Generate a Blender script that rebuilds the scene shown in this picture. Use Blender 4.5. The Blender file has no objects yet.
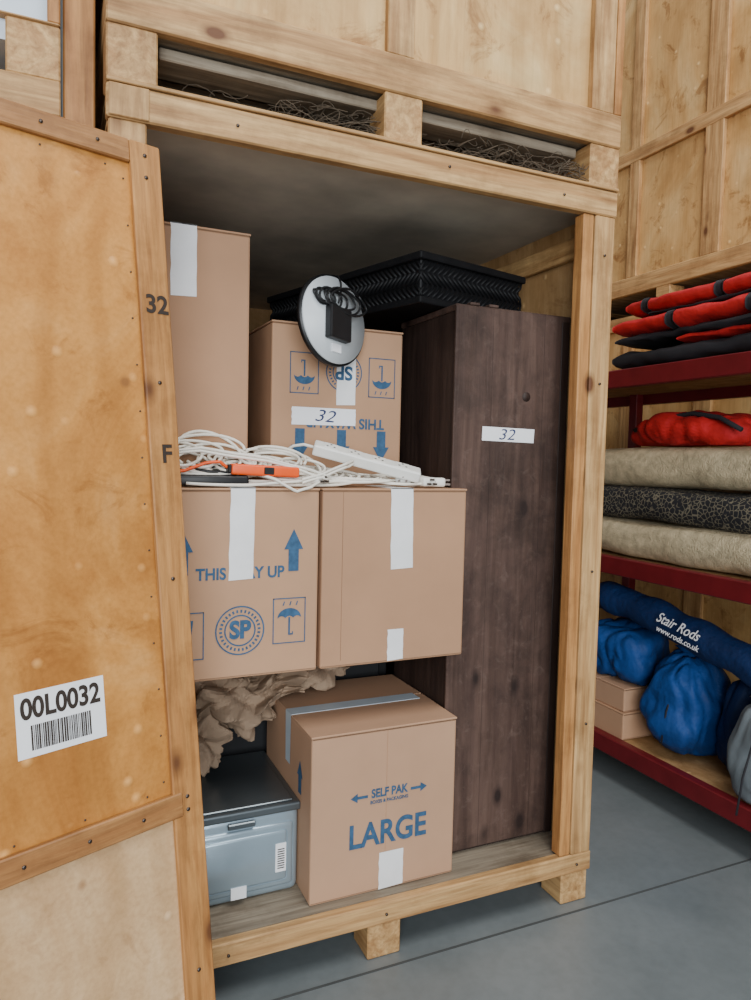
import bpy, bmesh, math, random
from mathutils import Vector, Matrix, noise
random.seed(7)
COL=bpy.context.scene.collection

# ---------------------------------------------------------------- materials
def base(name, rough=.6, metal=0., spec=.4):
    m=bpy.data.materials.new(name); m.use_nodes=True
    nt=m.node_tree; b=nt.nodes['Principled BSDF']
    b.inputs['Roughness'].default_value=rough; b.inputs['Metallic'].default_value=metal
    if 'Specular IOR Level' in b.inputs: b.inputs['Specular IOR Level'].default_value=spec
    return m,nt,b
def mapping(nt,scale,rot=(0,0,0)):
    tc=nt.nodes.new('ShaderNodeTexCoord'); mp=nt.nodes.new('ShaderNodeMapping')
    mp.inputs['Scale'].default_value=scale; mp.inputs['Rotation'].default_value=rot
    nt.links.new(tc.outputs['Object'],mp.inputs[0]); return mp
def nz(nt,vec,scale=1,detail=5,rough=.55,dist=0.):
    n=nt.nodes.new('ShaderNodeTexNoise'); n.inputs['Scale'].default_value=scale
    n.inputs['Detail'].default_value=detail; n.inputs['Roughness'].default_value=rough
    n.inputs['Distortion'].default_value=dist
    nt.links.new(vec.outputs[0],n.inputs['Vector']); return n
def ramp(nt,src,stops):
    r=nt.nodes.new('ShaderNodeValToRGB'); e=r.color_ramp.elements
    while len(e)<len(stops): e.new(.5)
    for i,(p,c) in enumerate(stops):
        e[i].position=p; e[i].color=(c[0],c[1],c[2],1)
    nt.links.new(src,r.inputs[0]); return r
def mixc(nt,fac,a,b,mode='MIX'):
    m=nt.nodes.new('ShaderNodeMix'); m.data_type='RGBA'; m.blend_type=mode
    if isinstance(fac,float): m.inputs[0].default_value=fac
    else: nt.links.new(fac,m.inputs[0])
    for k,v in ((6,a),(7,b)):
        if isinstance(v,tuple): m.inputs[k].default_value=(*v,1)
        else: nt.links.new(v,m.inputs[k])
    return m.outputs[2]
def bump(nt,b,src,strength,dist=.01):
    bp=nt.nodes.new('ShaderNodeBump'); bp.inputs['Strength'].default_value=strength
    bp.inputs['Distance'].default_value=dist
    nt.links.new(src,bp.inputs['Height']); nt.links.new(bp.outputs[0],b.inputs['Normal'])
def wood(name,axis,c1,c2,rough=.6,knots=True,fine=60,knotcol=(.13,.05,.018),bstr=.3,worn=None,contrast=.85):
    m,nt,b=base(name,rough)
    k=[1.,1.,1.]; k[axis]=.07
    mp=mapping(nt,tuple(k))
    n1=nz(nt,mp,14,4,.6,1.6); n2=nz(nt,mp,fine,6,.65,.4)
    mid=tuple((a+c)/2 for a,c in zip(c1,c2))
    r1=ramp(nt,n1.outputs[0],[(.32,c1),(.5,mid),(.64,c2)])
    r2=ramp(nt,n2.outputs[0],[(.32,(.55,.5,.46)),(.6,(1,1,1))])
    c=mixc(nt,contrast,r1.outputs[0],r2.outputs[0],'MULTIPLY')
    mp3=mapping(nt,(1,1,1)); n3=nz(nt,mp3,3.1,6,.7)
    r3=ramp(nt,n3.outputs[0],[(.34,(.55,.50,.45)),(.52,(1,1,1))])
    c=mixc(nt,.75,c,r3.outputs[0],'MULTIPLY')
    if worn:
        n4=nz(nt,mp3,22,8,.75,.6); r4=ramp(nt,n4.outputs[0],[(.54,(0,0,0)),(.70,(.5,.5,.5))])
        c=mixc(nt,r4.outputs[0],c,worn)
        n5=nz(nt,mp3,4,8,.75,.3); r5=ramp(nt,n5.outputs[0],[(.40,(.5,.5,.5)),(.55,(1,1,1))])
        c=mixc(nt,.7,c,r5.outputs[0],'MULTIPLY')
    if knots:
        kk=[6.5,6.5,6.5]; kk[axis]=3.6
        mk=mapping(nt,tuple(kk)); v=nt.nodes.new('ShaderNodeTexVoronoi'); v.inputs['Scale'].default_value=1.
        nt.links.new(mk.outputs[0],v.inputs['Vector'])
        rk=ramp(nt,v.outputs['Distance'],[(.07,(1,1,1)),(.11,(.45,.45,.45)),(.17,(0,0,0))])
        c=mixc(nt,rk.outputs[0],c,knotcol)
    nt.links.new(c,b.inputs['Base Color']); bump(nt,b,n2.outputs[0],bstr,.004)
    return m
def plain(name,c,rough=.6,metal=0.,var=.12,scale=8.,bstr=0.,bscale=80.,spec=.4,dist=.004,bdet=3):
    m,nt,b=base(name,rough,metal,spec)
    mp=mapping(nt,(1,1,1)); n=nz(nt,mp,scale,4)
    lo=tuple(x*(1-var) for x in c); hi=tuple(min(1,x*(1+var)) for x in c)
    r=ramp(nt,n.outputs[0],[(.3,lo),(.7,hi)])
    nt.links.new(r.outputs[0],b.inputs['Base Color'])
    if bstr: bump(nt,b,nz(nt,mp,bscale,bdet).outputs[0],bstr,dist)
    return m
def plywood(name,c1,c2,c3,rough=.5,sc=(3,3,1.2),stain=.5,knots=True):
    m,nt,b=base(name,rough)
    mp=mapping(nt,sc); n1=nz(nt,mp,1.5,6,.62,2.2)
    w=nt.nodes.new('ShaderNodeTexWave'); w.inputs['Scale'].default_value=1.1; w.inputs['Distortion'].default_value=9
    w.inputs['Detail'].default_value=3; w.inputs['Detail Scale'].default_value=1.2
    nt.links.new(mp.outputs[0],w.inputs['Vector'])
    r1=ramp(nt,n1.outputs[0],[(.3,c1),(.52,c2),(.72,c3)])
    r2=ramp(nt,w.outputs[0],[(.0,(.76,.70,.62)),(.6,(1,1,1))])
    c=mixc(nt,.55,r1.outputs[0],r2.outputs[0],'MULTIPLY')
    mf=mapping(nt,(90,90,6)); nf=nz(nt,mf,1,4)
    rf=ramp(nt,nf.outputs[0],[(.3,(.80,.76,.70)),(.6,(1,1,1))])
    c=mixc(nt,.6,c,rf.outputs[0],'MULTIPLY')
    mv=mapping(nt,(1,1,1))
    ns=nz(nt,mv,7,7,.7,.8); rs=ramp(nt,ns.outputs[0],[(.34,(.50,.38,.28)),(.44,(1,1,1))])
    c=mixc(nt,stain,c,rs.outputs[0],'MULTIPLY')
    nd=nz(nt,mv,1.6,7,.7,.3); rd=ramp(nt,nd.outputs[0],[(.36,(.70,.66,.62)),(.55,(1,1,1))])
    c=mixc(nt,.7,c,rd.outputs[0],'MULTIPLY')
    if knots:
        vk=nt.nodes.new('ShaderNodeTexVoronoi'); vk.inputs['Scale'].default_value=3.7
        nt.links.new(mv.outputs[0],vk.inputs['Vector'])
        rk2=ramp(nt,vk.outputs['Distance'],[(.03,(.8,.8,.8)),(.06,(0,0,0))])
        c=mixc(nt,rk2.outputs[0],c,(.22,.09,.03))
    v=nt.nodes.new('ShaderNodeTexVoronoi'); v.inputs['Scale'].default_value=11
    nt.links.new(mv.outputs[0],v.inputs['Vector'])
    rk=ramp(nt,v.outputs['Distance'],[(.03,(.6,.6,.6)),(.15,(0,0,0))])
    cl=tuple(min(1,x*1.25) for x in c3)
    c=mixc(nt,rk.outputs[0],c,cl)
    nt.links.new(c,b.inputs['Base Color'])
    bump(nt,b,rk.outputs[0],.6,.006)
    return m
PINE1=(.44,.235,.09); PINE2=(.66,.42,.185)
WX=wood('pine_x',0,PINE1,PINE2); WY=wood('pine_y',1,PINE1,PINE2); WZ=wood('pine_z',2,PINE1,PINE2)
OX=wood('orange_pine_x',0,(.40,.175,.055),(.58,.29,.10),.5); OZ=wood('orange_pine_z',2,(.40,.175,.055),(.58,.29,.10),.5)
PX=wood('panel_rail_x',0,(.32,.14,.045),(.48,.24,.085),.5); PY=wood('panel_stile_y',1,(.42,.185,.055),(.58,.29,.095),.5)
PLY_OR=plywood('varnished_plywood',(.47,.19,.04),(.62,.285,.068),(.73,.38,.12),.38,(2.,1.0,2.),.5)
PLY_PALE=plywood('pale_plywood',(.54,.31,.11),(.67,.42,.17),(.75,.53,.25),.55,(2,2,1),.8)
PLY_LOW=plywood('pale_panel_plywood',(.58,.36,.18),(.66,.44,.24),(.75,.54,.33),.5,(2,1,2),.3)
PLY_IN=plywood('inner_plywood',(.38,.22,.09),(.48,.29,.13),(.55,.36,.17),.7)
PLY_CEIL=plain('grey_plywood',(.55,.48,.38),.8,0,.3,3,.1,30)
DECK=wood('worn_deck',0,(.20,.165,.12),(.34,.285,.21),.8,False)
CARD=plain('cardboard',(.46,.27,.16),.8,0,.07,3,.16,9,.25,.014)
CARD2=plain('cardboard_darker',(.42,.24,.14),.8,0,.08,3,.16,9,.25,.014)
CARD_L=plain('cardboard_large',(.46,.275,.17),.8,0,.07,3,.16,8,.25,.014)
CEDGE=plain('cardboard_edge',(.22,.125,.07),.9)
TAPE=plain('paper_tape',(.80,.80,.80),.45,0,.05,12,.2,40)
TAPEB=plain('blue_tape',(.50,.58,.64),.35,0,.06,12)
INK=plain('blue_ink',(.035,.095,.18),.8,0,.25,60)
PEN=plain('pen_ink',(.02,.03,.10),.7)
BLACKT=plain('marker_black',(.03,.02,.015),.7)
STICK=plain('sticker_white',(.85,.86,.88),.4,0,.03)
CAB=wood('dark_stained_wood',2,(.062,.034,.026),(.112,.066,.050),.62,True,24,(.018,.009,.007),.6,(.15,.10,.08),.7)
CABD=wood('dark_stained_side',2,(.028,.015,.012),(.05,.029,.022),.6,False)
BLK=plain('black_lacquer',(.009,.009,.010),.55,0,.2,20,.3,60,.2)
BLKP=plain('black_plastic',(.012,.012,.013),.4,0,.2,20)
WHT=plain('white_plastic',(.80,.79,.74),.35,0,.04)
CBL=plain('white_cable',(.80,.76,.67),.45,0,.08)
ORG=plain('orange_plastic',(.85,.10,.012),.4)
MIRW=plain('disc_back_grey',(.66,.70,.72),.4,0,.05)
BLUEC=plain('blue_case',(.36,.46,.53),.28,.5,.10,4,.15,30)
BLUECT=plain('grey_case_lid',(.15,.175,.19),.30,.7,.12,4)
PAPER=plain('kraft_paper',(.33,.235,.16),.9,0,.15,6,.3,40)
REDM=plain('red_rack_steel',(.15,.010,.014),.45,.1,.15,10)
REDF=plain('red_fabric',(.42,.012,.014),.75,0,.2,8,.6,25,.3,.01)
BLKF=plain('black_fabric',(.016,.016,.02),.8,0,.2,8,.4,25)
CREAM=plain('cream_carpet',(.50,.42,.27),.95,0,.25,30,.9,140,.2,.008)
BLUEF=plain('blue_nylon',(.008,.055,.215),.62,0,.3,6,.7,16,.3,.016)
BLUED=plain('navy_nylon',(.006,.024,.092),.62,0,.3,6,.7,16,.3,.016)
GREYF=plain('grey_fabric',(.15,.175,.19),.75,0,.15,6,.5,20)
STRAW=plain('straw_netting',(.10,.075,.05),.9,0,.3,40)
GALV=plain('nail_steel',(.10,.08,.07),.4,.8)
PALEP=plain('pale_blue_sheet',(.62,.70,.78),.5,0,.05,2)
GAP_SHADE=plain('gap_shade_block',(.014,.015,.017),.7)  # near-black colour stands in for shade in the gap between boxes
def rugmat():
    m,nt,b=base('patterned_rug',.9)
    mp=mapping(nt,(1,1,1)); v=nt.nodes.new('ShaderNodeTexVoronoi'); v.feature='DISTANCE_TO_EDGE'; v.inputs['Scale'].default_value=52
    v2=nt.nodes.new('ShaderNodeTexVoronoi'); v2.inputs['Scale'].default_value=17
    nt.links.new(mp.outputs[0],v.inputs['Vector']); nt.links.new(mp.outputs[0],v2.inputs['Vector'])
    r=ramp(nt,v.outputs['Distance'],[(.03,(.17,.15,.105)),(.09,(.014,.014,.016))])
    r2=ramp(nt,v2.outputs['Distance'],[(.28,(0,0,0)),(.34,(1,1,1)),(.40,(1,1,1)),(.46,(0,0,0))])
    c=mixc(nt,r2.outputs[0],r.outputs[0],(.015,.015,.018))
    nt.links.new(c,b.inputs['Base Color']); bump(nt,b,v.outputs['Distance'],.4,.004); return m
RUG=rugmat()
def floormat():
    m,nt,b=base('polished_concrete',.36,0,.45)
    mp=mapping(nt,(1,1,1)); n1=nz(nt,mp,1.3,6,.6); n2=nz(nt,mp,30,5)
    r1=ramp(nt,n1.outputs[0],[(.3,(.120,.140,.145)),(.7,(.195,.217,.222))])
    r2=ramp(nt,n2.outputs[0],[(.25,(.82,.82,.82)),(.6,(1,1,1))])
    nt.links.new(mixc(nt,.6,r1.outputs[0],r2.outputs[0],'MULTIPLY'),b.inputs['Base Color'])
    bump(nt,b,n2.outputs[0],.06,.003); return m
FLOOR=floormat()
WALL=plain('warehouse_cladding',(.45,.47,.47),.7,0,.05,1)

# ---------------------------------------------------------------- mesh builder
class B:
    def __init__(s,name,parent=None,M=None):
        s.name=name; s.bm=bmesh.new(); s.mats=[]; s.parent=parent; s.M=M
    def mi(s,m):
        if m not in s.mats: s.mats.append(m)
        return s.mats.index(m)
    def add(s,tmp,mat,smooth=False,M=None):
        if M is not None: tmp.transform(M)
        i=s.mi(mat)
        vs={}
        for v in tmp.verts: vs[v]=s.bm.verts.new(v.co)
        for f in tmp.faces:
            try: nf=s.bm.faces.new([vs[v] for v in f.verts])
            except ValueError: continue
            nf.material_index=i; nf.smooth=smooth
        tmp.free()
    def box(s,x0,x1,y0,y1,z0,z1,mat,bev=.003,seg=1,M=None,smooth=False):
        t=bmesh.new(); bmesh.ops.create_cube(t,size=1)
        for v in t.verts:
            v.co=Vector(((x0+x1)/2+v.co.x*(x1-x0),(y0+y1)/2+v.co.y*(y1-y0),(z0+z1)/2+v.co.z*(z1-z0)))
        if bev: bmesh.ops.bevel(t,geom=list(t.edges),offset=bev,segments=seg,affect='EDGES',profile=.5)
        s.add(t,mat,smooth,M)
    def poly(s,pts,mat,M=None,flip=False):
        t=bmesh.new(); vs=[t.verts.new(Vector(p) if len(p)==3 else Vector((p[0],p[1],0))) for p in pts]
        t.faces.new(vs); s.add(t,mat,False,M)
    def cyl(s,c,r,h,mat,axis=2,seg=32,r2=None,M=None,smooth=True):
        t=bmesh.new(); bmesh.ops.create_cone(t,cap_ends=True,segments=seg,radius1=r,radius2=r if r2 is None else r2,depth=h)
        R={0:Matrix.Rotation(math.pi/2,4,'Y'),1:Matrix.Rotation(-math.pi/2,4,'X'),2:Matrix()}[axis]
        t.transform(Matrix.Translation(c)@R); s.add(t,mat,smooth,M)
    def tube(s,pts,r,mat,seg=8,M=None,flat=1.):
        t=bmesh.new(); rings=[]; n=len(pts); pts=[Vector(p) for p in pts]
        up=Vector((0,0,1))
        for i,p in enumerate(pts):
            d=(pts[min(i+1,n-1)]-pts[max(i-1,0)])
            if d.length<1e-9: d=Vector((1,0,0))
            d.normalize(); a=d.cross(up)
            if a.length<.05: a=d.cross(Vector((1,0,0)))
            a.normalize(); b=a.cross(d)
            rr=r(i/(n-1)) if callable(r) else r
            rings.append([t.verts.new(p+a*math.cos(2*math.pi*k/seg)*rr*flat+b*math.sin(2*math.pi*k/seg)*rr) for k in range(seg)])
        for i in range(n-1):
            for k in range(seg):
                t.faces.new([rings[i][k],rings[i][(k+1)%seg],rings[i+1][(k+1)%seg],rings[i+1][k]])
        t.faces.new(rings[0][::-1]); t.faces.new(rings[-1])
        s.add(t,mat,True,M)
    def blob(s,c,sc,mat,p=2.6,amp=.03,freq=6,sub=4,seed=0,smooth=True,flat=None,M=None,gather=0.):
        t=bmesh.new(); bmesh.ops.create_icosphere(t,subdivisions=sub,radius=1)
        for v in t.verts:
            n=v.co.normalized()
            k=(abs(n.x)**p+abs(n.y)**p+abs(n.z)**p)**(-1/p)
            q=n*k; q=Vector((q.x*sc[0],q.y*sc[1],q.z*sc[2]))
            nn=noise.noise_vector(q*freq+Vector((seed,seed*2.3,1)))
            d=noise.noise(q*freq+Vector((seed,0,seed)))
            cr=abs(noise.noise(Vector((q.x*freq*1.8,q.y*freq*1.8,q.z*freq*.8))+Vector((seed,9,2))))
            v.co=q+n*(d*amp+min(.5,cr*2.2)*amp*.9)+nn*amp*.3
            if gather:
                g=max(0,n.z); ang=math.atan2(n.y,n.x)
                kx=1-gather*.75*g**2+ .07*g*math.sin(ang*11+seed+2*math.sin(ang*3))
                v.co.x*=kx; v.co.y*=kx
            if flat is not None and v.co.z<-flat: v.co.z=-flat
            v.co+=Vector(c)
        s.add(t,mat,smooth,M)
    def done(s):
        me=bpy.data.meshes.new(s.name)
        s.bm.to_mesh(me); s.bm.free()
        for m in s.mats: me.materials.append(m)
        o=bpy.data.objects.new(s.name,me); COL.objects.link(o)
        if s.parent: o.parent=s.parent
        if s.M is not None: o.matrix_world=s.M
        return o
def text(body,size,M,mat,parent,name,sx=1.,bold=.0,align='CENTER',shear=0.):
    cu=bpy.data.curves.new(name,'FONT'); cu.body=body; cu.size=size; cu.align_x=align; cu.align_y='CENTER'
    cu.offset=bold; cu.extrude=.0003; cu.shear=shear
    o=bpy.data.objects.new(name,cu); COL.objects.link(o)
    bpy.context.view_layer.update()
    me=bpy.data.meshes.new_from_object(o.evaluated_get(bpy.context.evaluated_depsgraph_get()))
    bpy.data.objects.remove(o)
    me.transform(Matrix.Diagonal((sx,1,1,1))); me.transform(M)
    me.materials.clear(); me.materials.append(mat)
    n=bpy.data.objects.new(name,me); COL.objects.link(n); n.parent=parent
    return n
def FR(x,y,z,rot=0.):
    return Matrix.Translation((x,y,z))@Matrix.Rotation(math.pi/2,4,'X')@Matrix.Rotation(rot,4,'Z')
def LF(x,y,z,rot=0.):
    return Matrix.Translation((x,y,z))@Matrix.Rotation(-math.pi/2,4,'Z')@Matrix.Rotation(math.pi/2,4,'X')@Matrix.Rotation(rot,4,'Z')

def arrow(b,M,w,h):
    b.poly([(-w*.27,-h/2),(w*.27,-h/2),(w*.27,h*.02),(w/2,h*.02),(0,h/2),(-w/2,h*.02),(-w*.27,h*.02)],INK,M)
def dbl_arrow(b,M,w,h,flip):
    k=-1 if flip else 1
    b.poly([(k*x,y) for x,y in [(-w/2,-h*.15),(w*.1,-h*.15),(w*.1,-h/2),(w/2,0),(w*.1,h/2),(w*.1,h*.15),(-w/2,h*.15)]],INK,M)
def frame2(b,M,w,h,t=.003):
    for x0,x1,y0,y1 in ((-w/2,w/2,h/2-t,h/2),(-w/2,w/2,-h/2,-h/2+t),(-w/2,-w/2+t,-h/2,h/2),(w/2-t,w/2,-h/2,h/2)):
        b.poly([(x0,y0),(x1,y0),(x1,y1),(x0,y1)],INK,M)
def umbrella(b,M,s):
    frame2(b,M,s,s*1.35)
    pts=[]
    R=s*.36
    for i in range(17):
        a=math.pi*i/16; pts.append((R*math.cos(a),R*.8*math.sin(a)+s*.08))
    for i in range(1,12):
        x=-R+2*R*i/12; pts.append((x,s*.08+abs(math.sin(math.pi*3*i/12))*s*.06))
    b.poly(pts,INK,M)
    b.poly([(-.0026,-s*.38),(.0026,-s*.38),(.0026,s*.1),(-.0026,s*.1)],INK,M)
    b.poly([(-.0026,-s*.38),(-.0026,-s*.43),(s*.12,-s*.43),(s*.12,-s*.33),(s*.09,-s*.33),(s*.09,-s*.39)],INK,M)
    for k in (-1,0,1):
        b.poly([(k*s*.2-.001,s*.45),(k*s*.2+.003,s*.45),(k*s*.2+.006,s*.57),(k*s*.2+.003,s*.57)],INK,M)
def glass(b,M,s):
    frame2(b,M,s,s*1.35)
    b.poly([(-s*.2,s*.45),(s*.2,s*.45),(s*.16,s*.05),(s*.03,-s*.05),(-s*.03,-s*.05),(-s*.16,s*.05)],INK,M)
    b.poly([(-s*.025,-s*.05),(s*.025,-s*.05),(s*.025,-s*.4),(-s*.025,-s*.4)],INK,M)
    b.poly([(-s*.2,-s*.45),(s*.2,-s*.45),(s*.025,-s*.38),(-s*.025,-s*.38)],INK,M)
def ring(b,M,r0,r1,n=40,a0=0,a1=2*math.pi):
    for i in range(n):
        a=a0+(a1-a0)*i/n; c=a0+(a1-a0)*(i+1)/n
        b.poly([(r0*math.cos(a),r0*math.sin(a)),(r1*math.cos(a),r1*math.sin(a)),(r1*math.cos(c),r1*math.sin(c)),(r0*math.cos(c),r0*math.sin(c))],INK,M)
def sp_logo(b,M,r,up=1):
    ring(b,M,r*.94,r); ring(b,M,r*.58,r*.64)
    for i in range(30):
        a=2*math.pi*i/30; ring(b,M,r*.72,r*.84,1,a,a+.10)

def carton(name,x0,x1,y0,y1,z0,z1,mat=CARD,flaps='x',sag=.004):
    b=B(name)
    b.box(x0,x1,y0,y1,z0,z1-.006,mat,.006,2)
    ym=(y0+y1)/2
    for (ya,yb,s) in ((y0-.001,ym-.003,1),(ym+.003,y1+.001,-1)):
        t=bmesh.new(); bmesh.ops.create_cube(t,size=1)
        for v in t.verts:
            v.co=Vector(((x0+x1)/2+v.co.x*(x1-x0+.003),(ya+yb)/2+v.co.y*(yb-ya),z1-.003+v.co.z*.006))
            if (s==1 and abs(v.co.y-yb)<1e-4) or (s==-1 and abs(v.co.y-ya)<1e-4): v.co.z+=sag*.5
        bmesh.ops.bevel(t,geom=list(t.edges),offset=.0015,segments=1,affect='EDGES')
        b.add(t,mat)
    b.box(x0+.004,x1-.004,y0-.0006,y0+.002,z1-.0095,z1-.0075,CEDGE,0)
    b.box(x0+.004,x1-.004,y0-.0004,y0+.002,z0+.006,z0+.0075,CEDGE,0)
    return b
def tape_f(b,x0,x1,y,z0,z1,mat=TAPE,skew=0.):
    t=.0012
    n=7; L=[];R_=[]
    for i in range(n+1):
        f=i/n; z=z0+(z1-z0)*f; wob=.0012*math.sin(i*2.3+x0*40)
        L.append((x0+skew*f+wob,y-t,z)); R_.append((x1+skew*f+wob*.5,y-t,z+(.003 if i==0 else 0)))
    b.poly(L+R_[::-1],mat)
def tape_top(b,x0,x1,y0,y1,z,mat=TAPE):
    b.box(x0,x1,y0-.0012,y1,z-.0005,z+.0022,mat,0)

# ---------------------------------------------------------------- floor & shell
f=B('floor'); f.box(-6,8,-7,8,-.1,0,FLOOR,0)
JN=plain('joint_filler',(.06,.065,.065),.8)
f.box(-6,8,-.045,-.037,-.004,.0012,JN,0); f.done()
w=B('wall_back')
for i in range(56): w.box(-6+i*.25,-6+i*.25+.22,7.9,8.0,0,7,WALL,.02)
w.box(-6,8,8.0,8.1,0,7,WALL,0); w.done()
w=B('wall_right')
for i in range(60): w.box(7.9,8.0,-7+i*.25,-7+i*.25+.22,0,7,WALL,.02)
w.box(8,8.1,-7,8,0,7,WALL,0); w.done()

# ---------------------------------------------------------------- main open crate
H=2.312
c=B('open_storage_crate')
for fy in (0,1.0,2.0):
    for (a,bb) in ((0,.11),(.705,.81),(1.395,1.5)):
        c.box(a,bb,fy+.004,fy+.11,0,.10,WY,.004)
c.box(0,1.51,0.0,.032,.10,.163,WX,.004)
c.box(0,1.51,2.07,2.1,.10,.163,WX,.004)
for i in range(11): c.box(.01,1.5,.035+i*.186,.035+i*.186+.18,.13,.159,DECK,.003)
c.box(.03,.042,.06,2.09,.16,2.25,PLY_IN,0); c.box(1.472,1.482,.06,2.09,.16,2.25,PLY_IN,0)
c.box(.03,1.48,2.07,2.082,.16,2.25,PLY_IN,0)
for yy in (.10,.72,1.4,2.0):
    c.box(0,.03,yy,yy+.07,.165,2.23,OZ,.003); c.box(1.482,1.51,yy,yy+.07,.165,2.23,WZ,.003)
for zz in (.17,1.15,2.17):
    c.box(-.0,.028,.04,2.1,zz,zz+.07,WY,.003); c.box(1.484,1.504,.11,2.1,zz,zz+.07,WY,.003)
c.box(1.450,1.472,.12,2.07,2.12,2.19,WY,.003)
c.box(0,.085,0,.035,.163,2.222,WZ,.004); c.box(.0,.06,.035,.10,.163,2.222,OZ,.003)
c.box(1.428,1.505,0,.035,.163,2.222,WZ,.004); c.box(1.385,1.4255,.006,.05,.163,2.222,OZ,.003)
c.box(1.44,1.505,.05,.11,.163,2.222,OZ,.003)
c.box(-.005,1.51,-.002,.034,2.223,2.300,WX,.004); c.box(-.005,1.51,-.006,.034,2.302,2.3115,WX,.002)
c.box(.0,.09,-.008,-.003,2.225,2.298,WZ,.002)
c.box(.02,1.49,.035,2.09,2.243,2.258,PLY_CEIL,0)
for yy in (.5,1.05,1.6): c.box(.04,1.47,yy,yy+.05,2.258,2.30,WX,.002)
c.box(.0,1.51,.035,2.1,2.30,H,PLY_IN,0)
for (x,z) in ((1.465,.6),(1.465,1.1),(1.465,1.7),(1.465,2.1),(.3,2.26),(.9,2.27),(1.3,2.26),(.76,.13),(1.45,.13),(.3,.13)):
    c.cyl((x,-.003,z),.004,.004,GALV,1,12)
c.done()

def closed_crate(name,x0,x1,y0,y1,z0,ply=PLY_PALE,vf=None,vs=None,top=2.3,deckz=.17,hz=.85,beamh=.055):
    b=B(name)
    for fy in (y0,(y0+y1)/2-.05,y1-.11):
        for a in (x0,(x0+x1)/2-.055,x1-.115):
            b.box(a,a+.115,fy+.004,fy+.11,z0,z0+.125,WY,.004)
    zc=z0+deckz+beamh
    b.box(x0,x1,y0,y0+.03,z0+.125,zc,WX,.004); b.box(x0,x1,y1-.03,y1,z0+.125,zc,WX,.004)
    b.box(x0,x0+.03,y0+.03,y1-.03,z0+.125,zc,WY,.004); b.box(x1-.03,x1,y0+.03,y1-.03,z0+.125,zc,WY,.004)
    b.box(x0+.03,x1-.03,y0+.03,y1-.03,z0+.13,z0+.15,DECK,0)
    zt=z0+top; zb=zc
    b.box(x0+.028,x1-.028,y0+.028,y1-.028,zb-.05,zt-.01,ply,0)
    for a in (vf or ((x0,x0+.08),((x0+x1)/2-.03,(x0+x1)/2+.03),(x1-.105,x1-.03),)):
        b.box(a[0],a[1],y0+.004,y0+.028,zb,zt-.08,WZ,.003)
    b.box(x1-.028,x1,y0+.002,y0+.06,zb,zt-.08,OZ,.003)
    for a in (vs or ((y0+.06,y0+.14),((y0+y1)/2-.04,(y0+y1)/2+.04),(y1-.1,y1-.03))):
        b.box(x0+.002,x0+.028,a[0],a[1],zb,zt-.08,WZ,.003); b.box(x1-.028,x1-.002,a[0],a[1],zb,zt-.08,WZ,.003)
    zz=z0+hz
    b.box(x0,x0+.026,y0+.03,y1-.03,zz,zz+.08,WY,.003)
    b.box(x0,x1,y0,y0+.03,zt-.08,zt,WX,.003); b.box(x0,x0+.03,y0+.03,y1-.03,zt-.08,zt,WY,.003)
    b.box(x1-.03,x1,y0+.03,y1-.03,zt-.08,zt,WY,.003)
    b.box(x0+.03,x1-.03,y0+.03,y1-.03,zt-.02,zt-.005,ply,0)
    return b
u=closed_crate('closed_storage_crate',-.005,1.515,0.0,2.1,H,vf=((0,.09),(.705,.785),(1.40,1.485)))
for cl in range(11):
    cx0=random.uniform(.18,1.35); cy0=random.uniform(.02,.15)
    for k in range(80):
        x=cx0+random.gauss(0,.08); y=cy0+abs(random.gauss(0,.05)); z=H+.003+random.random()**1.5*.07
        L=random.uniform(.02,.09); a=random.uniform(0,6.28); pts=[]; hh=random.uniform(-.03,.03)
        for i in range(6):
            t=i/5; pts.append((min(1.45,max(.05,x+L*t*math.cos(a+t*2))),max(.008,y+L*t*math.sin(a+t)*.6),max(H+.002,z+hh*math.sin(t*3.1))))
        u.tube(pts,.0011,STRAW,4)
for yy in (.06,.22): u.box(.12,1.39,yy,yy+.10,H+.095,H+.124,DECK,.003)
u.done()

closed_crate('closed_storage_crate',-1.64,-.10,.08,2.1,0,top=2.312).done()
closed_crate('closed_storage_crate',-1.64,-.10,.08,2.1,2.312,ply=PALEP,vf=((-1.64,-1.56),(-.9,-.84)),beamh=-.04,top=2.25).done()
tb=B('timber_batten'); tb.box(-.094,-.022,.12,.17,0,4.5,OZ,.004); tb.box(-.090,-.026,.118,.121,1.2,1.26,WZ,.001); tb.done()
for (ya,yb,vsm) in ((-.95,.55,None),(.57,2.2,((.60,.66),(1.02,1.14),(1.62,1.70),(2.1,2.17))),(2.22,3.8,None)):
    for z0 in (0,2.362):
        closed_crate('closed_storage_crate',3.12,4.64,ya,yb,z0,vs=vsm,hz=.92,beamh=.06,top=2.355).done()

# ---------------------------------------------------------------- removable front panel leaning on the crate
A=Vector((.11,-.034,2.158)); u_=Vector((-.93,-.366,-.023)).normalized(); e_=Vector((.059,-.085,-.995)).normalized()
Xl=-u_; Yl=-e_; Zl=Xl.cross(Yl).normalized(); Yl=Zl.cross(Xl).normalized()
PM=Matrix(((Xl.x,Yl.x,Zl.x,A.x),(Xl.y,Yl.y,Zl.y,A.y),(Xl.z,Yl.z,Zl.z,A.z),(0,0,0,1)))
p=B('crate_front_panel',None,PM); L=-1.40; D=-2.158
p.box(L,0,D,0,-.024,-.014,PLY_OR,0)
p.box(L+.07,-.07,D+.08,-1.535,-.0145,-.0125,PLY_LOW,0)
p.box(-.074,0,D,0,-.014,0,PY,.003); p.box(L,L+.074,D,0,-.014,0,PY,.003)
p.box(L+.074,-.0745,-.052,0,-.014,-.001,PX,.003)
p.box(L+.074,-.052,-1.542,-1.487,-.012,.003,PX,.003)
p.box(L+.074,-.0745,D,D+.09,-.014,-.001,PX,.003)
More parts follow.
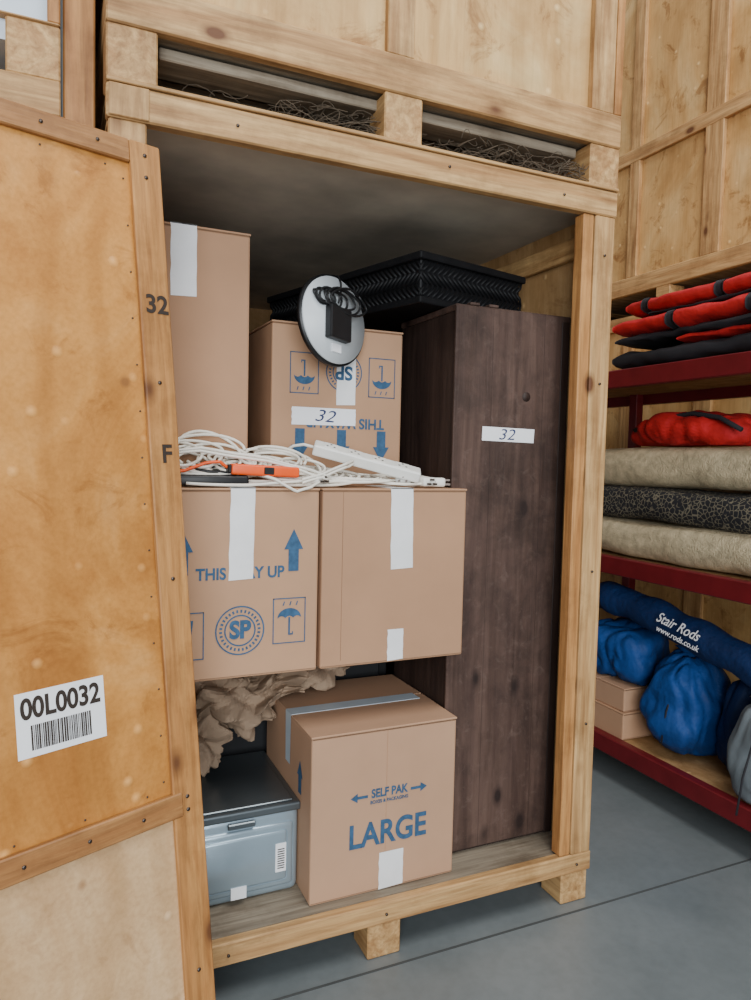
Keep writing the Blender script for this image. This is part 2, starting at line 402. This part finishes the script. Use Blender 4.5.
for t in (.03,.08,.55,1.0,1.5,1.53,1.9):
    p.cyl((-.04,-t,.0005),.0045,.003,GALV,2,12)
for s in (.15,.27,.40,.6,.9): p.cyl((-s,-.025,.0),.004,.003,GALV,2,12); p.cyl((-s,-1.515,.0035),.004,.003,GALV,2,12)
for i in range(14): p.cyl((-.088+random.uniform(-.003,.003),-.09-i*.105,-.0135),.0022,.002,GALV,2,8)
for i in range(8): p.cyl((-.13-i*.14,-.068,-.0135),.0022,.002,GALV,2,8); p.cyl((-.13-i*.14,-1.475,-.0135),.0022,.002,GALV,2,8)
p.box(-.392,-.212,-1.315,-1.185,-.014,-.0132,STICK,0)
x=-.365
while x<-.245:
    wv=random.choice((.0015,.0024,.0036))
    p.poly([(x,-1.302,-.0126),(x+wv,-1.302,-.0126),(x+wv,-1.252,-.0126),(x,-1.252,-.0126)],BLACKT); x+=wv+random.choice((.0010,.0016))
po=p.done()
def ptext(s,size,x,y,z,mat,nm,bold=.0,sx=1.):
    return text(s,size,Matrix.Translation((x,y,z)),mat,po,nm,sx,bold)
ptext('00L0032',.058,-.302,-1.220,-.0125,BLACKT,'label_number',.0016,.80)
ptext('32',.058,-.034,-.372,.001,BLACKT,'stile_number',.0014)
ptext('F',.058,-.034,-.715,.001,BLACKT,'stile_letter',.0014)

# ---------------------------------------------------------------- boxes
b=carton('cardboard_box',.548,1.02,.07,.54,.159,.655,CARD_L)
tape_f(b,.765,.845,.07,.162,.275)
b.box(.5465,.99,.26,.315,.6545,.6585,TAPEB,0); b.poly([(.5455,.315,.657),(.5455,.26,.657),(.5455,.265,.50),(.5455,.31,.50)],TAPEB)
dbl_arrow(b,FR(.697,.0686,.455),.055,.028,True); dbl_arrow(b,FR(.893,.0686,.455),.055,.028,False)
arrow(b,LF(.5468,.17,.50),.05,.1)
b.box(.784,.786,.0694,.0705,.17,.648,CARD2,0)
o=b.done()
text('LARGE',.100,FR(.793,.0686,.335),INK,o,'size_lettering',.86,.0024)
text('SELF PAK',.036,FR(.795,.0686,.459),INK,o,'maker_lettering',.82,.0011)
text('BOXES & PACKAGING',.014,FR(.795,.0686,.434),INK,o,'small_lettering',.9,.0004)
b=carton('cardboard_box',.105,.568,.10,.60,.84,1.36,CARD)
arrow(b,FR(.494,.0986,1.188),.055,.118); arrow(b,FR(.190,.0986,1.188),.055,.118)
sp_logo(b,FR(.345,.0986,.972),.068); umbrella(b,FR(.484,.0986,.99),.095); glass(b,FR(.200,.0986,.965),.095)
tape_f(b,.312,.379,.10,1.11,1.362,TAPE,.004); tape_top(b,.316,.383,.10,.3,1.36)
o=b.done()
text('THIS WAY UP',.044,FR(.346,.0992,1.128),INK,o,'box_lettering',.90,.0012)
text('SP',.066,FR(.345,.0986,.972),INK,o,'logo_lettering',.9,.003)
b=carton('cardboard_box',.578,1.05,.10,.60,.84,1.36,CARD2)
tape_f(b,.795,.868,.10,1.12,1.362,TAPE,-.004); tape_top(b,.791,.864,.10,.3,1.36)
tape_f(b,.79,.842,.10,.845,.94)
b.box(.640,.6412,.0994,.1005,.86,1.35,CEDGE,0)
b.done()
b=carton('cardboard_box',.495,.94,.35,.80,1.36,1.865,CARD)
R=math.pi
umbrella(b,FR(.600,.3486,1.71,R),.095); umbrella(b,FR(.866,.3486,1.71,R),.095)
sp_logo(b,FR(.733,.3486,1.72,R),.062)
for xx in (.588,.728,.868): arrow(b,FR(xx,.3486,1.487,R),.058,.10)
tape_f(b,.708,.773,.3497,1.615,1.867); tape_f(b,.560,.775,.3485,1.548,1.604,STICK,.0)
o=b.done()
text('THIS WAY UP',.046,FR(.743,.3487,1.560,R),INK,o,'box_lettering',.95,.0012)
text('SP',.06,FR(.733,.3486,1.72,R),INK,o,'logo_lettering',1.,.002)
text('32',.054,FR(.667,.3466,1.577,-.06),PEN,o,'handwritten_number',1.3,-.0003,'CENTER',.3)
b=carton('cardboard_box',.055,.395,.235,.62,1.36,2.075,CARD2)
tape_f(b,.175,.245,.235,1.88,2.077); tape_top(b,.175,.245,.235,.4,2.075); b.done()
tr=B('gap_shade_block')  # added support behind the boxes, coloured near-black to paint the gap's shade
tr.box(.10,1.02,.605,1.04,.160,.80,GAP_SHADE,.01,2); tr.box(.095,1.025,.60,1.045,.74,.838,GAP_SHADE,.012,3)
for xx in (.25,.56): tr.box(xx-.02,xx+.02,.594,.602,.68,.78,GALV,.003)
for xx in (.10,1.0): tr.box(xx-.006,xx+.026,.596,.63,.16,.84,BLKP,.004)
tr.done()
carton('cardboard_box',.08,.54,1.1,1.5,.159,1.2,CARD2).done()

# ---------------------------------------------------------------- cabinet
k=B('tall_wooden_cabinet')
x0,x1,y0,y1,z0,z1=1.026,1.470,.15,.545,.16,1.935
k.box(x0+.004,x1-.004,y0+.012,y1,z0,z1-.02,CABD,.003)
k.box(x0,x1-.037,y0,y0+.0125,z0+.012,z1-.004,CAB,.003)
k.box(x1-.034,x1,y0+.006,y0+.03,z0,z1-.01,CABD,.003)
k.box(x0,x1,y0+.004,y1,z1-.02,z1,CAB,.003)
k.box(x0+.002,x0+.03,y0+.02,y1,z0,z0+.05,CAB,.002)
for xx in (x0+.05,x0+.12): k.box(xx,xx+.035,y0+.002,y0+.03,z1,z1+.009,CAB,.002)
for dx in (.135,.335): k.box(x0+dx,x0+dx+.0012,y0-.0003,y0+.002,z0+.013,z1-.005,CABD,0)
k.cyl((x0+.270,y0+.0003,1.66),.016,.001,CABD,1)
k.poly([(1.130,.1488,1.513),(1.330,.1488,1.51),(1.332,.1488,1.555),(1.131,.1488,1.558)],STICK)
o=k.done()
text('32',.05,FR(1.222,.1484,1.533),PEN,o,'handwritten_number',1.3,-.0003,'CENTER',.25)

# ---------------------------------------------------------------- black woven bench on top
th=math.radians(15); BM=Matrix.Translation((.930,.215,1.938))@Matrix.Rotation(th,4,'Z')@Matrix.Rotation(math.radians(-.3),4,'Y')
g=B('black_woven_bench'); Wd,Ln,Ht=.495,.92,.160
g.box(0.01,Wd-.01,.01,Ln-.01,.01,Ht-.012,BLK,.004,1,BM)
g.box(-.006,Wd+.006,-.006,Ln+.006,Ht-.024,Ht,BLK,.005,2,BM); g.box(-.004,Wd+.004,-.004,Ln+.004,0.0,.022,BLK,.005,2,BM)
def weave(face,Lt):
    n=int(Lt/.022)
    for i in range(n):
        for r in range(3):
            zc=.024+.038*r+.019; s=1 if (r%2==0) else -1
            u0=(i+.5)*Lt/n
            pts=[]
            for t in (-.5,0,.5):
                uu=u0+s*t*.04; zz=zc+t*.038; off=.001-.004*(1-4*t*t)
                uu=min(max(uu,.004),Lt-.004)
                pts.append((uu,off+.009,zz) if face=='f' else (off+.009,uu,zz))
            g.tube(pts,.005,BLK,6,BM)
weave('f',Wd); weave('s',Ln)
g.done()

# ---------------------------------------------------------------- round mirror (back side) with cable and adaptor
DM=Matrix.Translation((.659,.258,1.862))@Matrix.Rotation(math.radians(25),4,'Z')@Matrix.Rotation(math.radians(84),4,'X')@Matrix.Rotation(math.radians(-6),4,'Z')
d=B('round_mirror')
d.cyl((0,0,-.006),.139,.014,BLKP,2,64,None,DM); d.cyl((0,0,.003),.132,.010,MIRW,2,64,None,DM)
d.box(-.045,.045,-.065,.035,.008,.036,BLKP,.005,2,DM)
d.box(-.015,.022,-.100,-.075,.008,.014,STICK,0,1,DM)
for kx in range(6):
    pts=[]; r1=.042+.006*kx; ph=random.random()*6
    for i in range(25):
        a=2*math.pi*i/24
        pts.append(((-.055+.018*kx)+r1*1.1*math.cos(a+ph),.058+r1*.5*math.sin(a+ph)+.004*math.sin(3*a),.014+.004*kx+.003*math.sin(a*2)))
    d.tube(pts,.0036,BLKP,6,DM)
d.tube([(0,.05,.02),(.01,.09,.02),(.015,.12,.014),(.01,.142,.006),(.01,.150,-.02),(.015,.14,-.09)],.003,BLKP,6,DM)
d.done()

# ---------------------------------------------------------------- grey-blue metal case
s=B('blue_storage_case')
s.box(.20,.545,.165,.56,.160,.415,BLUEC,.022,4,None,True)
s.box(.196,.549,.160,.565,.405,.430,BLUECT,.006,2)
s.box(.215,.53,.178,.55,.429,.434,BLUECT,.003,1)
s.box(.225,.527,.157,.175,.185,.378,BLUEC,.012,3,None,True)
s.box(.245,.507,.152,.165,.205,.358,BLUEC,.010,3,None,True)
s.box(.34,.385,.150,.154,.180,.215,STICK,0); s.box(.470,.502,.1503,.154,.235,.32,STICK,0)
for i in range(9): s.box(.476,.497,.1496,.152,.245+i*.007,.248+i*.007,BLACKT,0)
s.box(.33,.41,.150,.160,.385,.402,BLUECT,.003)
s.done()

# ---------------------------------------------------------------- crumpled paper (creased sheets)
q=B('crumpled_packing_paper')
def tri(x): x=x-math.floor(x); return abs(2*x-1)
def sheet(fn,seed,nu=80,nv=54,amp=.03):
    rnd=random.Random(seed); t=bmesh.new()
    W=[(rnd.uniform(0,math.pi),rnd.uniform(1.5,9.),rnd.random(),rnd.uniform(.4,1.)) for _ in range(9)]
    g=[]
    for i in range(nu+1):
        row=[]
        for j in range(nv+1):
            u,v=i/nu,j/nv; P,N=fn(u,v); h=0
            for (a,fq,ph,w_) in W:
                h+=(tri((u*1.5*math.cos(a)+v*math.sin(a))*fq*.8+ph+.25*noise.noise(Vector((u*3,v*3,seed+a))))-.5)*w_/fq*2.4
            row.append(t.verts.new(P+N*h*amp*1.6+noise.noise_vector(Vector((u*14,v*10,seed)))*amp*.15))
        g.append(row)
    for i in range(nu):
        for j in range(nv): t.faces.new([g[i][j],g[i+1][j],g[i+1][j+1],g[i][j+1]])
    q.add(t,PAPER,False)
def mound(cx,cy,cz,rx,ry,rz):
    def fn(u,v):
        a=math.pi*(1.15-1.3*u); e=math.pi*(.95*v-.42)
        N=Vector((math.cos(a)*math.cos(e),-abs(math.sin(a))*math.cos(e),math.sin(e)))
        return Vector((cx,cy,cz))+Vector((N.x*rx,N.y*ry,N.z*rz)),N
    return fn
sheet(mound(.38,.46,.68,.16,.12,.11),3,amp=.055)
sheet(mound(.64,.47,.758,.17,.11,.055),9,amp=.038)
sheet(mound(.28,.42,.57,.085,.10,.10),14,amp=.045)
def drape(u,v):
    return Vector((.25+.34*u,.33+.04*math.sin(u*5)+.10*v,.63+.13*v+.06*u+.03*math.sin(u*9))),Vector((0,-.9,.4)).normalized()
sheet(drape,17,amp=.05)
q.done()

# ---------------------------------------------------------------- cables + power strip
cb=B('tangled_extension_cables')
def wire(rnd,cx,cy,cz,rx,ry,turns,mat,r,tilt,seed,wander=.06):
    n=int(30*turns); ph=rnd.random()*6.28; pts=[]
    drx,dry=rnd.uniform(-wander,wander),rnd.uniform(-.015,.015)
    for i in range(n+1):
        t=i/n; a=2*math.pi*turns*t+ph; k=1+.35*noise.noise(Vector((t*turns*1.3,seed,0)))
        x=cx+drx*t*turns+rx*k*math.cos(a)+.03*noise.noise(Vector((t*turns*3,seed,3)))
        y=cy+dry*t+ry*k*math.sin(a)
        z=cz+tilt*ry*math.sin(a)+.020*noise.noise(Vector((t*turns*2,seed,7)))
        ymax=.225 if x<.42 else .335
        y=ymax-abs(ymax-y)*.3 if y>ymax else y
        if y<.135 and z<1.43: y=.135+(.135-y)*.12
        if y<.112: y=.112+(.112-y)*.12
        if x<.13: x=.13+(.13-x)*.2
        pts.append((x,y,max(1.3675,z)))
    cb.tube(pts,r,mat,7)
rnd=random.Random(5)
sd=0
for (cx,cy,cz,rx,ry,tr_,num,tl) in (
    (.27,.18,1.445,.09,.05,1.6,4,1.1),(.33,.18,1.425,.12,.05,1.7,3,.8),(.45,.20,1.43,.12,.08,1.8,4,.55),
    (.58,.21,1.40,.14,.09,1.6,4,.3),(.70,.20,1.385,.13,.08,1.5,3,.15),(.84,.20,1.375,.10,.07,1.4,2,.05),(.48,.22,1.39,.22,.09,1.3,3,.3)):
    for i in range(num):
        sd+=1; wire(rnd,cx+rnd.uniform(-.03,.03),cy+rnd.uniform(-.015,.015),cz+rnd.uniform(-.02,.015),rx*rnd.uniform(.6,1.15),ry*rnd.uniform(.6,1.1),tr_,CBL,.0042,tl*rnd.uniform(.5,1.2),sd)
def run(P,r,mat,nst=1,sp=.007,seed=0):
    for s_ in range(nst):
        pts=[]
        for i in range(len(P)-1):
            for kx in range(8):
                t=kx/8; pa=Vector(P[i]).lerp(Vector(P[i+1]),t)
                pts.append(pa+Vector((0,0,s_*sp+.004*noise.noise(Vector((i+t,s_,seed))))) )
        pts.append(Vector(P[-1])+Vector((0,0,s_*sp)))
        cb.tube(pts,r,mat,7)
run([(.15,.14,1.445),(.24,.13,1.458),(.33,.135,1.445),(.42,.13,1.435),(.52,.125,1.41),(.60,.12,1.385)],.0042,CBL,2,.008,3)
run([(.52,.115,1.375),(.58,.12,1.39),(.66,.14,1.42),(.70,.18,1.43)],.0042,CBL,2,.009,5)
run([(.20,.110,1.372),(.30,.106,1.368),(.40,.108,1.370),(.52,.112,1.38)],.0042,CBL,1,.009,8)
# one flex hanging over the front lip
run([(.40,.13,1.40),(.44,.110,1.385),(.47,.0935,1.366),(.50,.0925,1.352),(.54,.0935,1.364),(.57,.11,1.378)],.0042,CBL,1,.009,18)
for i in range(3):
    sd+=1; wire(rnd,.28,.17,1.385+.01*i,.09,.04,1.5,BLKP,.0048,.2,sd)
def plug(x,y,z,rot):
    M=Matrix.Translation((x,y,z))@Matrix.Rotation(rot,4,'Z')
    cb.box(-.024,.024,-.022,.022,-.014,.014,WHT,.007,3,M,True)
    for (a,bz) in ((0,.007),(-.011,-.006),(.011,-.006)): cb.box(a-.003,a+.003,-.038,-.02,bz-.003,bz+.003,GALV,0,1,M)
    cb.tube([(0,.02,0),(0,.05,-.002),(.02,.08,.004)],.0045,WHT,7,M)
plug(.93,.145,1.380,.2); plug(.865,.17,1.388,-.5); plug(.57,.145,1.385,.7); plug(.985,.17,1.378,1.2)
M=Matrix.Translation((.35,.126,1.412))@Matrix.Rotation(.04,4,'Z')@Matrix.Rotation(.04,4,'Y')
cb.box(-.03,.165,-.014,.022,-.017,.013,ORG,.007,3,M,True)
cb.box(-.040,-.028,-.012,.020,-.013,.010,BLKP,.003,1,M); cb.box(.06,.09,-.0155,.0,-.012,.008,BLKP,.002,1,M)
run([(.315,.126,1.414),(.29,.12,1.43),(.25,.125,1.425),(.20,.13,1.405),(.15,.135,1.40)],.0045,ORG,1,.0,41)
M=Matrix.Translation((.27,.130,1.386))@Matrix.Rotation(-.03,4,'Z')
cb.box(-.095,.100,-.014,.03,-.022,.008,BLKP,.008,3,M,True)
cb.done()
ps=B('power_strip')
a=Vector((.600,.25,1.478)); e=Vector((.905,.140,1.398)); dv=(e-a); Ls=dv.length
X=dv.normalized(); Y=Vector((0,0,1)).cross(X).normalized(); Z=X.cross(Y)
M=Matrix(((X.x,Y.x,Z.x,a.x),(X.y,Y.y,Z.y,a.y),(X.z,Y.z,Z.z,a.z),(0,0,0,1)))@Matrix.Rotation(.35,4,'X')
ps.box(0,Ls,-.027,.027,-.017,.017,WHT,.005,2,M)
for i in range(4):
    cx=.05+i*.075
    ps.box(cx-.022,cx+.022,-.021,.021,.0165,.0185,WHT,.001,1,M)
    for (dx,dy) in ((0,.01),(-.011,-.007),(.011,-.007)): ps.box(cx+dx-.003,cx+dx+.003,dy-.003,dy+.003,.018,.0192,BLKP,0,1,M)
ps.tube([(0,0,0),(-.03,0,0),(-.06,.02,-.02),(-.09,.01,-.05)],.0045,WHT,8,M)
ps.done()

# ---------------------------------------------------------------- red shelving rack on the right
r=B('red_shelving_rack'); X0,X1=2.2,3.02; Y0,Y1=-1.05,2.6
for zz in (.115,.945,1.79):
    r.box(X0,X0+.045,Y0,Y1,zz,zz+.08,REDM,.004); r.box(X1-.045,X1,Y0,Y1,zz,zz+.08,REDM,.004)
    r.box(X0+.045,X1-.045,Y0,Y1,zz+.055,zz+.075,PLY_IN,0)
for yy in (Y0,1.35,Y1-.06):
    for xx in (X0+.046,X1-.10):
        r.box(xx,xx+.05,yy,yy+.06,0,2.0,REDM,.003)
r.done()
def bag(name,c,sc,mat,seed,neck=True,lean=(0,0),gather=.55,amp=.038):
    q=B(name); q.blob(c,sc,mat,3.2,amp,7,5,seed,True,sc[2]*.93,None,gather if neck else 0.)
    if neck:
        top=Vector((c[0]+lean[0],c[1]+lean[1],c[2]+sc[2]*1.0))
        q.tube([top+Vector((0,0,-.06)),top+Vector((0,0,-.015)),top+Vector((0,0,.02)),top+Vector((0,.01,.05))],lambda t:.045-.04*math.sin(t*3.1)*.6+.02*t,mat,16)
        q.tube([top+Vector((.04*math.cos(a),.04*math.sin(a),-.005)) for a in [i*.4 for i in range(17)]],.006,BLKF,6)
        q.tube([top+Vector((-.04,0,0)),top+Vector((-.10,-.02,-.08)),top+Vector((-.165,-.03,-.22)),top+Vector((-.175,-.02,-.36))],.004,BLKF,6)
    return q.done()
zb=.192
bag('blue_drawstring_bag',(2.42,.44,zb+.215),(.15,.135,.215),BLUEF,2)
bag('blue_drawstring_bag',(2.50,.14,zb+.205),(.14,.12,.205),BLUED,5)
bag('grey_fabric_bag',(2.285,-.045,zb+.185),(.075,.12,.185),GREYF,15,True,(0,0),.35,.02)
carton('cardboard_box',2.24,2.60,.64,1.04,zb,zb+.125,CARD).done()
carton('cardboard_box',2.25,2.58,.65,1.00,zb+.126,zb+.235,CARD_L).done()
q=B('blue_folded_bag'); q.blob((2.41,.80,zb+.237+.125),(.14,.17,.13),BLUEF,3,.035,8,5,9,True,.124); q.done()
q=B('blue_tube_bag')
TP=[(2.33,.94,.815),(2.33,.86,.812),(2.33,.6,.785),(2.32,.3,.738),(2.31,.0,.680),(2.30,-.3,.62),(2.30,-.36,.605)]
P2=[]
for i in range(len(TP)-1):
    for kx in range(8): P2.append(Vector(TP[i]).lerp(Vector(TP[i+1]),kx/8)+Vector((0,0,.004*math.sin(i*3+kx))))
P2.append(Vector(TP[-1]))
q.tube(P2,lambda t:(.070+.005*math.sin(t*40))*min(1,9*t+.35,9*(1-t)+.35),BLUED,24)
tbo=q.done()
Mt=Matrix.Translation((2.243,.36,.780))@Matrix.Rotation(math.radians(-90),4,'Z')@Matrix.Rotation(math.pi/2,4,'X')@Matrix.Rotation(math.radians(-10),4,'Z')@Matrix.Rotation(math.radians(-18),4,'X')
text('Stair Rods',.060,Mt@Matrix.Translation((0,0,.002)),STICK,tbo,'bag_lettering',.9,.0005,'CENTER',.3)
text('www.rods.co.uk',.034,Mt@Matrix.Translation((.02,-.045,.001)),STICK,tbo,'bag_small_lettering',1.,.0002)
def roll(name,z,r0,mat,x,seed,ya=-.9,yb=1.0,sq=.85):
    q=B(name); t=bmesh.new(); n=110; sg=40; rings=[]
    for i in range(n+1):
        y=ya+(yb-ya)*i/n; e=min(1,.75+.25*math.sin(min(1,min(i,n-i)/4)*1.57))
        rg=[]
        for k in range(sg):
            a=2*math.pi*k/sg
            rr=r0*e*(1+.09*noise.noise(Vector((math.cos(a)*1.5,math.sin(a)*1.5,y*4+seed)))+.025*noise.noise(Vector((math.cos(a)*6,math.sin(a)*6,y*14+seed))))
            ca_,sa_=math.cos(a),math.sin(a)
            kk=(abs(ca_)**3+abs(sa_)**3)**(-1/3)
            rg.append(t.verts.new((x+rr*1.25*ca_*kk,y,z+rr*sq*sa_*kk+.008*noise.noise(Vector((0,y*2.5,seed))))))
        rings.append(rg)
    for i in range(n):
        for k in range(sg): t.faces.new([rings[i][k],rings[i][(k+1)%sg],rings[i+1][(k+1)%sg],rings[i+1][k]])
    t.faces.new(rings[0]); t.faces.new(rings[-1][::-1])
    q.add(t,mat,True)
    for ye in (ya-.002,yb+.002):
        q.tube([(x+r0*1.1*(1-i/60)*math.cos(i*.4),ye,z+r0*.75*(1-i/60)*math.sin(i*.4)) for i in range(56)],.0035,STRAW,5)
    return q.done()
roll('rolled_carpet',1.110,.098,CREAM,2.36,1); roll('rolled_carpet',1.270,.088,RUG,2.36,2); roll('rolled_carpet',1.436,.103,CREAM,2.39,3)
roll('rolled_carpet',1.114,.10,CREAM,2.68,4); roll('rolled_carpet',1.29,.095,CREAM,2.68,6)
q=B('red_duffel_bag'); q.blob((2.42,.48,1.590),(.15,.30,.075),REDF,2.3,.03,8,5,4,True,.058)
q.tube([(2.30,.15,1.59),(2.30,.25,1.640),(2.32,.4,1.665),(2.31,.55,1.65),(2.29,.70,1.60)],.010,BLKF,8); q.done()
def fold(name,x0,x1,ya,yb,z0,z1,mat,seed,straps=(),am=1.):
    q=B(name)
    def ring_at(y,gr=0.):
        w=noise.noise(Vector((y*3.2,seed,0))); w2=noise.noise(Vector((y*6.,seed,4)))
        xf=x0+.03*w*am; hh=(z1-z0)/2*(1+.28*w2); zc=(z0+z1)/2+.008*w*am
        e=min(1,.62+.38*min(1,max(0,min(y-ya,yb-y))/.035)**.5)
        pts=[]
        for k in range(32):
            a=2*math.pi*k/32; ca_,sa_=math.cos(a),math.sin(a)
            kk=(abs(ca_)**3.6+abs(sa_)**3.6)**(-1/3.6)
            pts.append(Vector(((xf+x1)/2+((x1-xf)/2+gr)*ca_*kk, y, zc+(hh*e+gr)*sa_*kk+.010*noise.noise(Vector((ca_*5,y*12,seed))))))
        return pts
    def sweep(ya_,yb_,n,gr,m):
        t=bmesh.new(); rg=[[t.verts.new(p) for p in ring_at(ya_+(yb_-ya_)*i/n,gr)] for i in range(n+1)]
        for i in range(n):
            for k in range(32): t.faces.new([rg[i][k],rg[i][(k+1)%32],rg[i+1][(k+1)%32],rg[i+1][k]])
        t.faces.new(rg[0]); t.faces.new(rg[-1][::-1]); q.add(t,m,True)
    sweep(ya,yb,110,0,mat)
    for s_ in straps: sweep(s_,s_+.04,3,.0035,BLKF)
    return q.done()
fold('folded_padded_cover',2.22,2.8,-.9,.80,1.872,1.955,BLKF,1)
fold('folded_padded_cover',2.23,2.8,-.85,.42,1.953,1.985,REDF,12)
fold('folded_padded_cover',2.22,2.8,-.85,.76,1.978,2.020,BLKF,2)
fold('folded_padded_cover',2.21,2.8,-.9,.78,2.015,2.100,REDF,3,(.05,.42))
fold('folded_padded_cover',2.24,2.8,-.85,.60,2.094,2.108,BLKF,7)
fold('folded_padded_cover',2.24,2.8,-.85,.74,2.102,2.185,REDF,4,(.22,.60))

# ---------------------------------------------------------------- lights
def area(name,loc,tgt,size,power,col,sy=None):
    l=bpy.data.lights.new(name,'AREA'); l.energy=power; l.size=size; l.color=col
    if sy: l.shape='RECTANGLE'; l.size_y=sy
    o=bpy.data.objects.new(name,l); COL.objects.link(o); o.location=loc
    o.rotation_euler=(Vector(tgt)-Vector(loc)).to_track_quat('-Z','Y').to_euler()
area('loading_door_daylight',(-1.5,-6.5,2.4),(1,0,1.2),4.2,530,(.93,.97,1.0),3.8)
area('roof_light',(1.5,-2.2,6.2),(1.2,0,1),2.6,220,(1,.99,.96),2.6)
area('roof_light',(3.2,1.0,6.2),(2.6,.8,1),2.0,70,(.95,.97,1))
wd=bpy.data.worlds.new('world'); bpy.context.scene.world=wd; wd.use_nodes=True
bg=wd.node_tree.nodes['Background']; bg.inputs[0].default_value=(.84,.91,1,1); bg.inputs[1].default_value=.42

# ---------------------------------------------------------------- camera
yw,pt,rl,fp=.4221,.0578,.0225,721.4
F=Vector((math.sin(yw)*math.cos(pt),math.cos(yw)*math.cos(pt),-math.sin(pt))); Rr=Vector((math.cos(yw),-math.sin(yw),0)); U=Rr.cross(F)
R2=Rr*math.cos(rl)+U*math.sin(rl); U2=U*math.cos(rl)-Rr*math.sin(rl)
ca=bpy.data.cameras.new('camera'); ca.sensor_fit='HORIZONTAL'; ca.sensor_width=36; ca.lens=fp/751*36; ca.clip_start=.02
co=bpy.data.objects.new('camera',ca); COL.objects.link(co)
Bk=-F
co.matrix_world=Matrix(((R2.x,U2.x,Bk.x,-.1208),(R2.y,U2.y,Bk.y,-1.8192),(R2.z,U2.z,Bk.z,1.4486),(0,0,0,1)))
bpy.context.scene.camera=co
